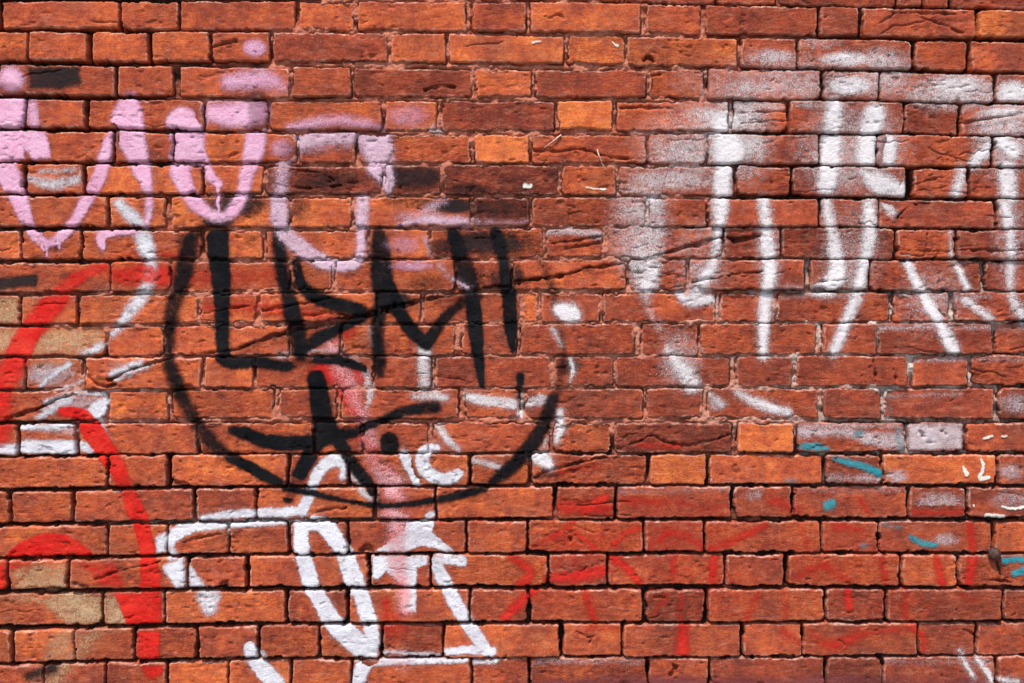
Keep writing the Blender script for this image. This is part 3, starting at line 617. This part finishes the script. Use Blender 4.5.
R_LET = [
 [('s',6.88,0.96,[(722,122,16),(724,140,24),(728,152,34),(723,170,20),(722,192,19)]), ('s',5.74,0.97,[(721,198,18),(718,240,12),(713,262,14),(703,282,15),(692,297,13),(684,298,10)]), ('s',3.44,1.00,[(678,292,8),(690,301,12),(712,299,9)])],
 [('s',9.18,0.65,[(655,200,20),(648,240,36),(645,278,26),(648,305,8),(662,330,8)]), ('s',6.88,0.78,[(652,262,22),(648,286,22)]), ('s',6.88,0.80,[(668,350,9),(680,366,17),(692,384,20)]), ('s',5.74,0.67,[(710,394,6),(722,404,9)]), ('s',5.74,0.80,[(738,393,8),(760,404,12),(788,413,9)])],
 [('s',5.74,0.99,[(764,202,14),(767,235,15),(769,256,17),(768,282,13),(765,310,13),(763,340,10),(763,357,8)])],
 [('s',6.88,0.99,[(834,106,18),(831,150,24),(826,185,20)]), ('s',5.74,0.97,[(826,202,12),(834,245,15),(837,270,17),(828,287,18),(814,291,10)])],
 [('s',6.88,1.00,[(874,114,24),(867,140,22),(866,160,20)]), ('s',5.74,1.00,[(862,172,8),(880,184,24),(900,190,18)]), ('s',5.74,0.94,[(869,202,15),(868,245,15),(861,275,11),(855,300,13),(845,325,12),(833,352,12)])],
 [('s',5.74,0.92,[(888,140,15),(888,162,16)]), ('s',5.74,0.87,[(884,202,12),(892,212,10)])],
 [('s',4.59,0.78,[(950,232,6),(951,256,6)]), ('s',4.59,0.92,[(956,262,7),(967,288,7)])],
 [('s',4.59,0.74,[(965,300,10),(990,319,10)])],
 [('s',5.74,0.99,[(1002,142,14),(1012,150,18)]), ('s',5.74,0.97,[(1007,170,20),(1009,196,17)]), ('s',5.74,0.94,[(1005,204,14),(1010,245,12),(1010,288,10),(1014,303,12),(1024,320,12)])],
 [('s',4.59,0.97,[(907,262,8),(918,285,11),(930,306,12),(941,326,12),(953,351,13)])],
 [('s',5.74,0.96,[(990,145,10),(974,163,14)]), ('s',6.88,0.80,[(962,170,14),(956,194,14)])],
]
for s_ in R_LET: letter(t, 6, CHALK, s_)

# --- black tag
t = tag_film(7, BLACK, [
 ('s',5,.80,[(203,226,9),(192,240,17),(186,262,21),(179,290,19),(172,308,18),(169,335,15),(169,358,15),(176,380,18),(185,402,18),(197,425,15)]),
 ('s',4,.76,[(197,425,15),(212,443,17),(230,457,13)]), ('s',2,1,[(230,457,12),(257,471,12),(283,485,11),(300,490,8),(340,499,5),(375,505,6),(405,504,6),(434,500,8)]), ('s',2.5,.92,[(434,500,8),(460,495,10),(485,487,9)]),
 ('s',4,.88,[(488,485,8),(505,472,15),(527,450,17),(543,425,17),(553,398,15)]), ('s',5,.60,[(553,398,14),(561,375,12),(564,352,8),(560,330,5)]), ('g',218,222,20,7,.9)],
 'black tag letters inside a rough circle')
B_LET = [
 ('black letter L', [('s',2.5,1,[(217,232,24),(219,258,22),(221,275,20),(222,305,16),(222,335,14),(224,354,14)]), ('s',2.5,1,[(218,357,8),(230,363,12),(262,362,12),(285,366,11),(302,359,10),(335,360,10),(352,364,10),(366,369,8)])]),
 ('black letter with a pointed bowl', [('s',4,.88,[(278,234,15),(282,270,16),(289,298,18),(296,328,20),(301,354,16)]), ('s',3,.96,[(296,262,10),(301,283,12),(316,297,15),(345,306,15),(366,312,13)]), ('s',2.5,1,[(366,316,8),(340,328,11),(315,340,14),(298,352,13)])]),
 ('black letter M', [('s',4,.9,[(379,234,17),(381,262,24),(382,288,22)]), ('s',4,.84,[(382,300,18),(377,330,15),(379,356,16),(379,372,14)]), ('s',2.5,1,[(388,286,16),(397,308,15),(410,328,15),(425,344,13)]), ('s',2.5,.98,[(426,345,12),(438,326,13),(450,312,11)]), ('s',4,.86,[(450,312,11),(464,301,12),(480,296,8)]),
     ('s',3.5,.92,[(453,233,14),(466,274,21),(473,302,16)]), ('s',2,1,[(473,302,16),(476,335,15),(479,362,11),(482,386,5)])]),
 ('black exclamation stroke', [('s',3.5,.92,[(496,232,13),(505,270,13),(509,296,16)]), ('s',2,1,[(509,296,15),(511,330,13),(513,350,6)])]),
 ('black letter A with a long bar', [('s',2.5,1,[(316,378,18),(320,400,21),(322,424,21),(312,450,16),(302,470,15),(292,487,13),(288,498,11)]), ('s',2.5,.97,[(322,412,18),(331,430,17),(343,448,14),(355,466,14),(367,482,13),(376,497,9),(380,506,5)]),
     ('s',3,.95,[(232,430,10),(245,433,14)]), ('s',2,1,[(245,433,14),(262,440,14),(285,443,15),(310,442,15),(335,436,13),(355,431,10),(375,423,8),(400,412,10),(416,409,12)]), ('s',4,.92,[(416,409,12),(434,407,15)])]),
]
for tx, s_ in B_LET: letter(t, 7, BLACK, s_, tx)
letter(t, 7, BLACK, [('s',1.6,1,[(389,441,19),(390,446,19)])], 'round black dot below the bar', 'dot')
letter(t, 7, BLACK, [('s',1.6,1,[(520,377,9),(521,382,8),(519,398,3)])], 'small black dot with a drip', 'dot')

# --- pink tag
t = tag_film(8, PINK, [
 ('g',255,48,14,10,.75), ('s',9,.72,[(228,82,18),(262,80,24),(284,86,14)]), ('s',8,.88,[(212,112,22),(236,114,28),(258,112,28)]), ('g',12,80,15,15,.92), ('s',8,.80,[(290,128,8),(318,123,13),(345,121,14),(382,128,9)]), ('g',408,116,28,14,.42), ('g',405,244,26,12,.40), ('g',415,266,30,6,.5), ('s',4,.5,[(420,240,4),(425,258,4)]),
 ('g',282,148,14,12,.6), ('g',380,82,10,6,.0)], 'pink tag of rounded letters')
letter(t, 8, PINK, [
 ('s',3,.98,[(8,100,36),(10,124,30),(8,150,34)]), ('p',3,.96,[(0,131),(46,131),(52,158),(32,160),(24,148),(26,160),(0,161)]), ('s',3,.97,[(6,168,24),(14,186,22),(20,200,18),(29,224,13),(38,237,12),(48,243,9),(58,240,11),(66,232,12),(75,222,11),(88,200,13),(98,180,15),(107,150,13),(112,132,8)]),
 ('s',1.2,1,[(42,244,4),(44,250,3)]), ('s',1.2,1,[(47,246,4),(47,256,2)]), ('s',1.2,1,[(59,243,4),(60,249,2.5)]), ('s',4,.8,[(32,104,12),(34,122,13)])], 'pink pointed letter at the left edge')
letter(t, 8, PINK, [
 ('s',4,.97,[(130,102,20),(127,122,34),(132,140,28),(141,166,20),(148,188,11),(150,205,9),(147,222,7)]), ('s',2,.98,[(140,230,6),(118,233,6),(103,236,10),(102,243,9),(104,249,3)])], 'pink letter with a drip at its hook')
letter(t, 8, PINK, [
 ('s',4,.97,[(183,124,34),(188,142,34),(180,168,22),(186,188,18),(196,203,16),(208,213,13),(220,217,11),(232,212,13),(242,196,14),(248,171,16),(254,148,22),(258,122,20),(258,100,22)]),
 ('s',2.5,.97,[(186,140,30),(203,162,13),(212,178,10),(219,184,9)]), ('s',1.2,1,[(218,184,5),(219,212,2.5)])], 'pink rounded letter U with an inner drip')
letter(t, 8, LILAC, [
 ('s',7,.86,[(281,190,17),(283,165,18),(296,144,22),(322,136,24),(352,134,24),(376,142,30)]), ('s',5,.5,[(310,146,20),(352,142,16)]), ('s',3,.95,[(279,198,18),(281,224,18),(290,238,18),(306,251,17),(322,261,14),(340,266,11),(354,264,11),(361,254,10),(361,232,10)]), ('s',4,.86,[(362,226,14),(363,200,14)]),
 ('s',6,.86,[(374,140,36),(381,160,30)]), ('s',3,.94,[(380,166,26),(387,180,15),(389,190,8)])], 'lilac curled letter')
letter(t, 8, LILAC, [
 ('g',420,218,34,10,.5), ('s',6,.78,[(400,224,6),(425,220,11),(450,221,11),(468,222,10)]), ('s',5,.62,[(474,221,6),(500,223,6),(528,222,5)]), ('s',8,.6,[(418,218,10),(432,207,12),(444,200,9)]), ('s',2,.97,[(453,279,4),(468,289,4)]), ('s',4,.6,[(440,266,9),(448,276,8)]), ('s',4,.6,[(424,238,7),(430,256,6)])], 'lilac sideways stroke')

# --- teal, flecks, maroon
for pts, tx in [([(800,447,7),(812,446,10),(826,448,6)], 'teal dab low on a pale brick'), ([(834,459,5),(852,463,8),(868,468,8),(879,473,8)], 'teal slanted dab'), ([(827,505,12),(831,504,11)], 'small round teal dab'),
            ([(911,537,5),(922,543,7),(936,545,5)], 'dull teal dab'), ([(1004,560,6),(1026,559,6)], None), ([(1014,573,7),(1027,568,9)], None)]:
    film('paint_dab', 8, TEAL, [('s',2.8,.86,pts)], text=tx)
films('paint_dab', 8, TEAL, [('s',5,.55,[(862,546,8),(869,543,6)]), ('s',5,.55,[(884,524,6),(900,528,6)]), ('s',4,.6,[(786,480,6),(796,481,6)]), ('s',4,.56,[(857,434,10),(862,430,8)]), ('s',5,.5,[(897,430,10),(900,448,8)]), ('s',5,.42,[(889,394,8),(890,414,8)]), ('s',5,.5,[(1003,494,4),(1010,497,4)])], text='thin traces of teal')
for pts in [[(984,438,2.5),(992,436,3)], [(1001,437,2),(1006,436,2)], [(963,467,2.5),(966,474,4.5)], [(980,459,2),(983,464,3.5),(982,470,3),(979,478,4.5),(988,477,3)], [(1001,506,2.5),(1012,508,3),(1027,506,3)], [(985,515,3),(1003,515,3)],
            [(533,42,2.5),(541,42,2)], [(612,42,1.5),(617,46,2.5)], [(525,186,5),(530,186,5)], [(586,188,1.5),(606,190,1.5)], [(973,505,3)]]:
    film('paint_fleck', 9, FLECK, [('s',1.0,1,pts)], reach=False)
films('paint_stroke', 6, CHALK, [('s',2.5,.9,[(960,656,4),(966,664,5),(973,676,5)]), ('s',2.5,.9,[(977,659,5),(985,668,6),(992,680,6)]), ('s',2.5,.8,[(990,679,5),(1018,681,5)]), ('s',2,.85,[(959,651,4),(964,653,3)])], text='pair of thin white slashes')
film('painted_band', 4, MAROON, [('p',6,.66,[(566,677),(640,674),(760,675),(850,673),(940,676),(1924,674),(1924,1168),(300,1168),(420,690)])], text='maroon painted base of the wall')

# --- core and coping
def box(name, x0, x1, y0, y1, z0, z1, mat, parent, bev=0.0):
    import bmesh
    bm = bmesh.new(); bmesh.ops.create_cube(bm, size=1)
    for v in bm.verts:
        v.co.x = x0 if v.co.x < 0 else x1; v.co.y = y0 if v.co.y < 0 else y1; v.co.z = z0 if v.co.z < 0 else z1
    if bev: bmesh.ops.bevel(bm, geom=bm.edges[:], offset=bev, segments=2, affect='EDGES')
    me = bpy.data.meshes.new(name); bm.to_mesh(me); bm.free(); me.materials.append(mat)
    o = bpy.data.objects.new(name, me); COL.objects.link(o); o.parent = parent; return o
def concrete(name, col):
    m = NT(name); n = m.noise(6, 6, .7); n2 = m.noise(120, 4, .7)
    c = m.mix(m.rng(n, .35, .65), tuple(x * .8 for x in col) + (1,), tuple(x * 1.12 for x in col) + (1,))
    c = m.mix(m.math('MULTIPLY', m.rng(n2, .5, .7), .3), c, tuple(x * .6 for x in col) + (1,))
    m.link(c, m.b.inputs['Base Color']); m.bump(n2, .5, .003); return m.m
xl, xr = float(WX.min()), float(WX.max())
ztop = float(WZ.max())
box('wall_core', xl + .004, xr - .004, .026, .32, .0, ztop - .004, M_MORTAR, wall)
box('coping', xl - .03, xr + .03, -.05, .37, ztop + .002, ztop + .10, concrete('coping_stone', (.36, .34, .31)), wall, .008)

# ------------------------------------------------------------------ iron bolt and slivers
def tube_path(name, pts, radii, mat, parent=None, seg=14, flat=1.0):
    """round bar through 3-D points, closed ends, one mesh"""
    import bmesh
    from mathutils import Vector
    bm = bmesh.new(); rings = []
    P = [Vector(p) for p in pts]
    for i, p in enumerate(P):
        d = (P[min(i + 1, len(P) - 1)] - P[max(i - 1, 0)]).normalized()
        a = d.cross(Vector((0, 0, 1))) if abs(d.z) < .9 else d.cross(Vector((1, 0, 0))); a.normalize(); b = d.cross(a)
        rings.append([bm.verts.new(p + a * math.cos(2 * math.pi * k / seg) * radii[i] + b * math.sin(2 * math.pi * k / seg) * radii[i] * flat) for k in range(seg)])
    for r0, r1 in zip(rings[:-1], rings[1:]):
        for k in range(seg): bm.faces.new((r0[k], r0[(k + 1) % seg], r1[(k + 1) % seg], r1[k]))
    bm.faces.new(rings[0][::-1]); bm.faces.new(rings[-1])
    bmesh.ops.recalc_face_normals(bm, faces=bm.faces[:])
    for f in bm.faces: f.smooth = True
    me = bpy.data.meshes.new(name); bm.to_mesh(me); bm.free(); me.materials.append(mat)
    o = bpy.data.objects.new(name, me); COL.objects.link(o)
    if parent: o.parent = parent
    return o
m = NT('rusty_iron'); m.b.inputs['Metallic'].default_value = .35; m.b.inputs['Roughness'].default_value = .55
c = m.mix(m.rng(m.noise(240, 4, .7), .4, .62), (.045, .030, .028, 1), (.12, .055, .042, 1)); m.link(c, m.b.inputs['Base Color']); m.bump(m.noise(500, 4, .7), .6, .002)
IRON = m.m
bolt = bpy.data.objects.new('iron_bolt', None); COL.objects.link(bolt); bolt.location = (wx(993.5), 0, wz(553.5))
bolt['label'] = 'small rusty iron bolt with a round head sticking out of the joint'; bolt['category'] = 'bolt'
R0 = .0118
prof = [(.0, -.0165)] + [(R0 * math.sin(a), -.005 - R0 * .95 * math.cos(a)) for a in np.linspace(.12, 2.45, 12)]
hd = tube_path('bolt_head', [(0, y_, 0) for r_, y_ in prof], [max(r_, .0008) for r_, y_ in prof], IRON, bolt, 20)
tube_path('bolt_shank', [(0, -.012, 0), (0, .006, 0), (0, .03, 0)], [.0052, .0052, .0052], IRON, bolt, 12)
st = NT('dry_sliver'); c = st.mix(st.rng(st.noise(300, 3, .6), .4, .6), (.62, .52, .40, 1), (.45, .34, .25, 1)); st.link(c, st.b.inputs['Base Color'])
def hat(x, y):
    i = int(np.clip(np.searchsorted(XS, x), 0, NX - 1)); k = int(np.clip(np.searchsorted(YS, y), 0, NY - 1)); return float(H[k, i])
def sliver(pts, tx):
    P = [(wx(x), -hat(x, y) - o, wz(y)) for x, y, r, o in pts]
    o = tube_path('sliver', [(a - P[0][0], b, c_ - P[0][2]) for a, b, c_ in P], [r for *_, r, o_ in [(p[0], p[1], p[2], p[3]) for p in pts]], st.m, None, 8, .6)
    o.location = (P[0][0], 0, P[0][2]); o['label'] = tx; o['category'] = 'sliver'; o['group'] = 'pale slivers stuck on the upper bricks'
sliver([(540.5,151,.0007,.001),(547,146,.0012,.003),(555,140,.0016,.004),(561,135,.0018,.003)], 'thin straight pale sliver slanting up to the right across a brick')
sliver([(597,150,.0012,.002),(599,157,.0018,.004),(602,163,.0022,.004),(606,170,.0010,.002)], 'short pale curved sliver slanting down to the right beside the straight one')

# ------------------------------------------------------------------ pavement
import bmesh
bm = bmesh.new(); bmesh.ops.create_grid(bm, x_segments=8, y_segments=8, size=300)
me = bpy.data.meshes.new('pavement'); bm.to_mesh(me); bm.free(); me.materials.append(concrete('pavement_concrete', (.27, .26, .245)))
g = bpy.data.objects.new('pavement', me); COL.objects.link(g); g['kind'] = 'structure'

# ------------------------------------------------------------------ light, sky, camera
SUN = np.array([-.22, -.50, 1.0]); SUN /= np.linalg.norm(SUN)
elev = math.asin(SUN[2]); azim = math.atan2(SUN[0], SUN[1])
w = bpy.data.worlds.new('World'); scene.world = w; w.use_nodes = True
nt = w.node_tree; sky = nt.nodes.new('ShaderNodeTexSky'); sky.sky_type = 'NISHITA'; sky.sun_disc = False
sky.sun_elevation = elev; sky.sun_rotation = azim
nt.links.new(sky.outputs[0], nt.nodes['Background'].inputs[0]); nt.nodes['Background'].inputs[1].default_value = .12
from mathutils import Vector
ld = bpy.data.lights.new('sun', 'SUN'); ld.energy = 3.6; ld.angle = math.radians(.6); ld.color = (1, .97, .93)
lo = bpy.data.objects.new('sun', ld); COL.objects.link(lo); lo.location = (-2, -5, 8)
lo.rotation_euler = Vector(SUN.tolist()).to_track_quat('Z', 'Y').to_euler()

cd = bpy.data.cameras.new('camera'); cd.lens = 50; cd.sensor_width = 36; cd.clip_end = 1000; cd.clip_start = .05
co = bpy.data.objects.new('camera', cd); COL.objects.link(co)
co.location = (0, -1024 * S * 50 / 36, ZC); co.rotation_euler = (math.pi / 2, 0, 0)
scene.camera = co
scene.view_settings.view_transform = 'Standard'; scene.view_settings.look = 'None'; scene.view_settings.gamma = 1
scene.view_settings.use_curve_mapping = False
scene.view_settings.exposure = .80
scene.cycles.transparent_max_bounces = 24
scene.cycles.max_bounces = 5
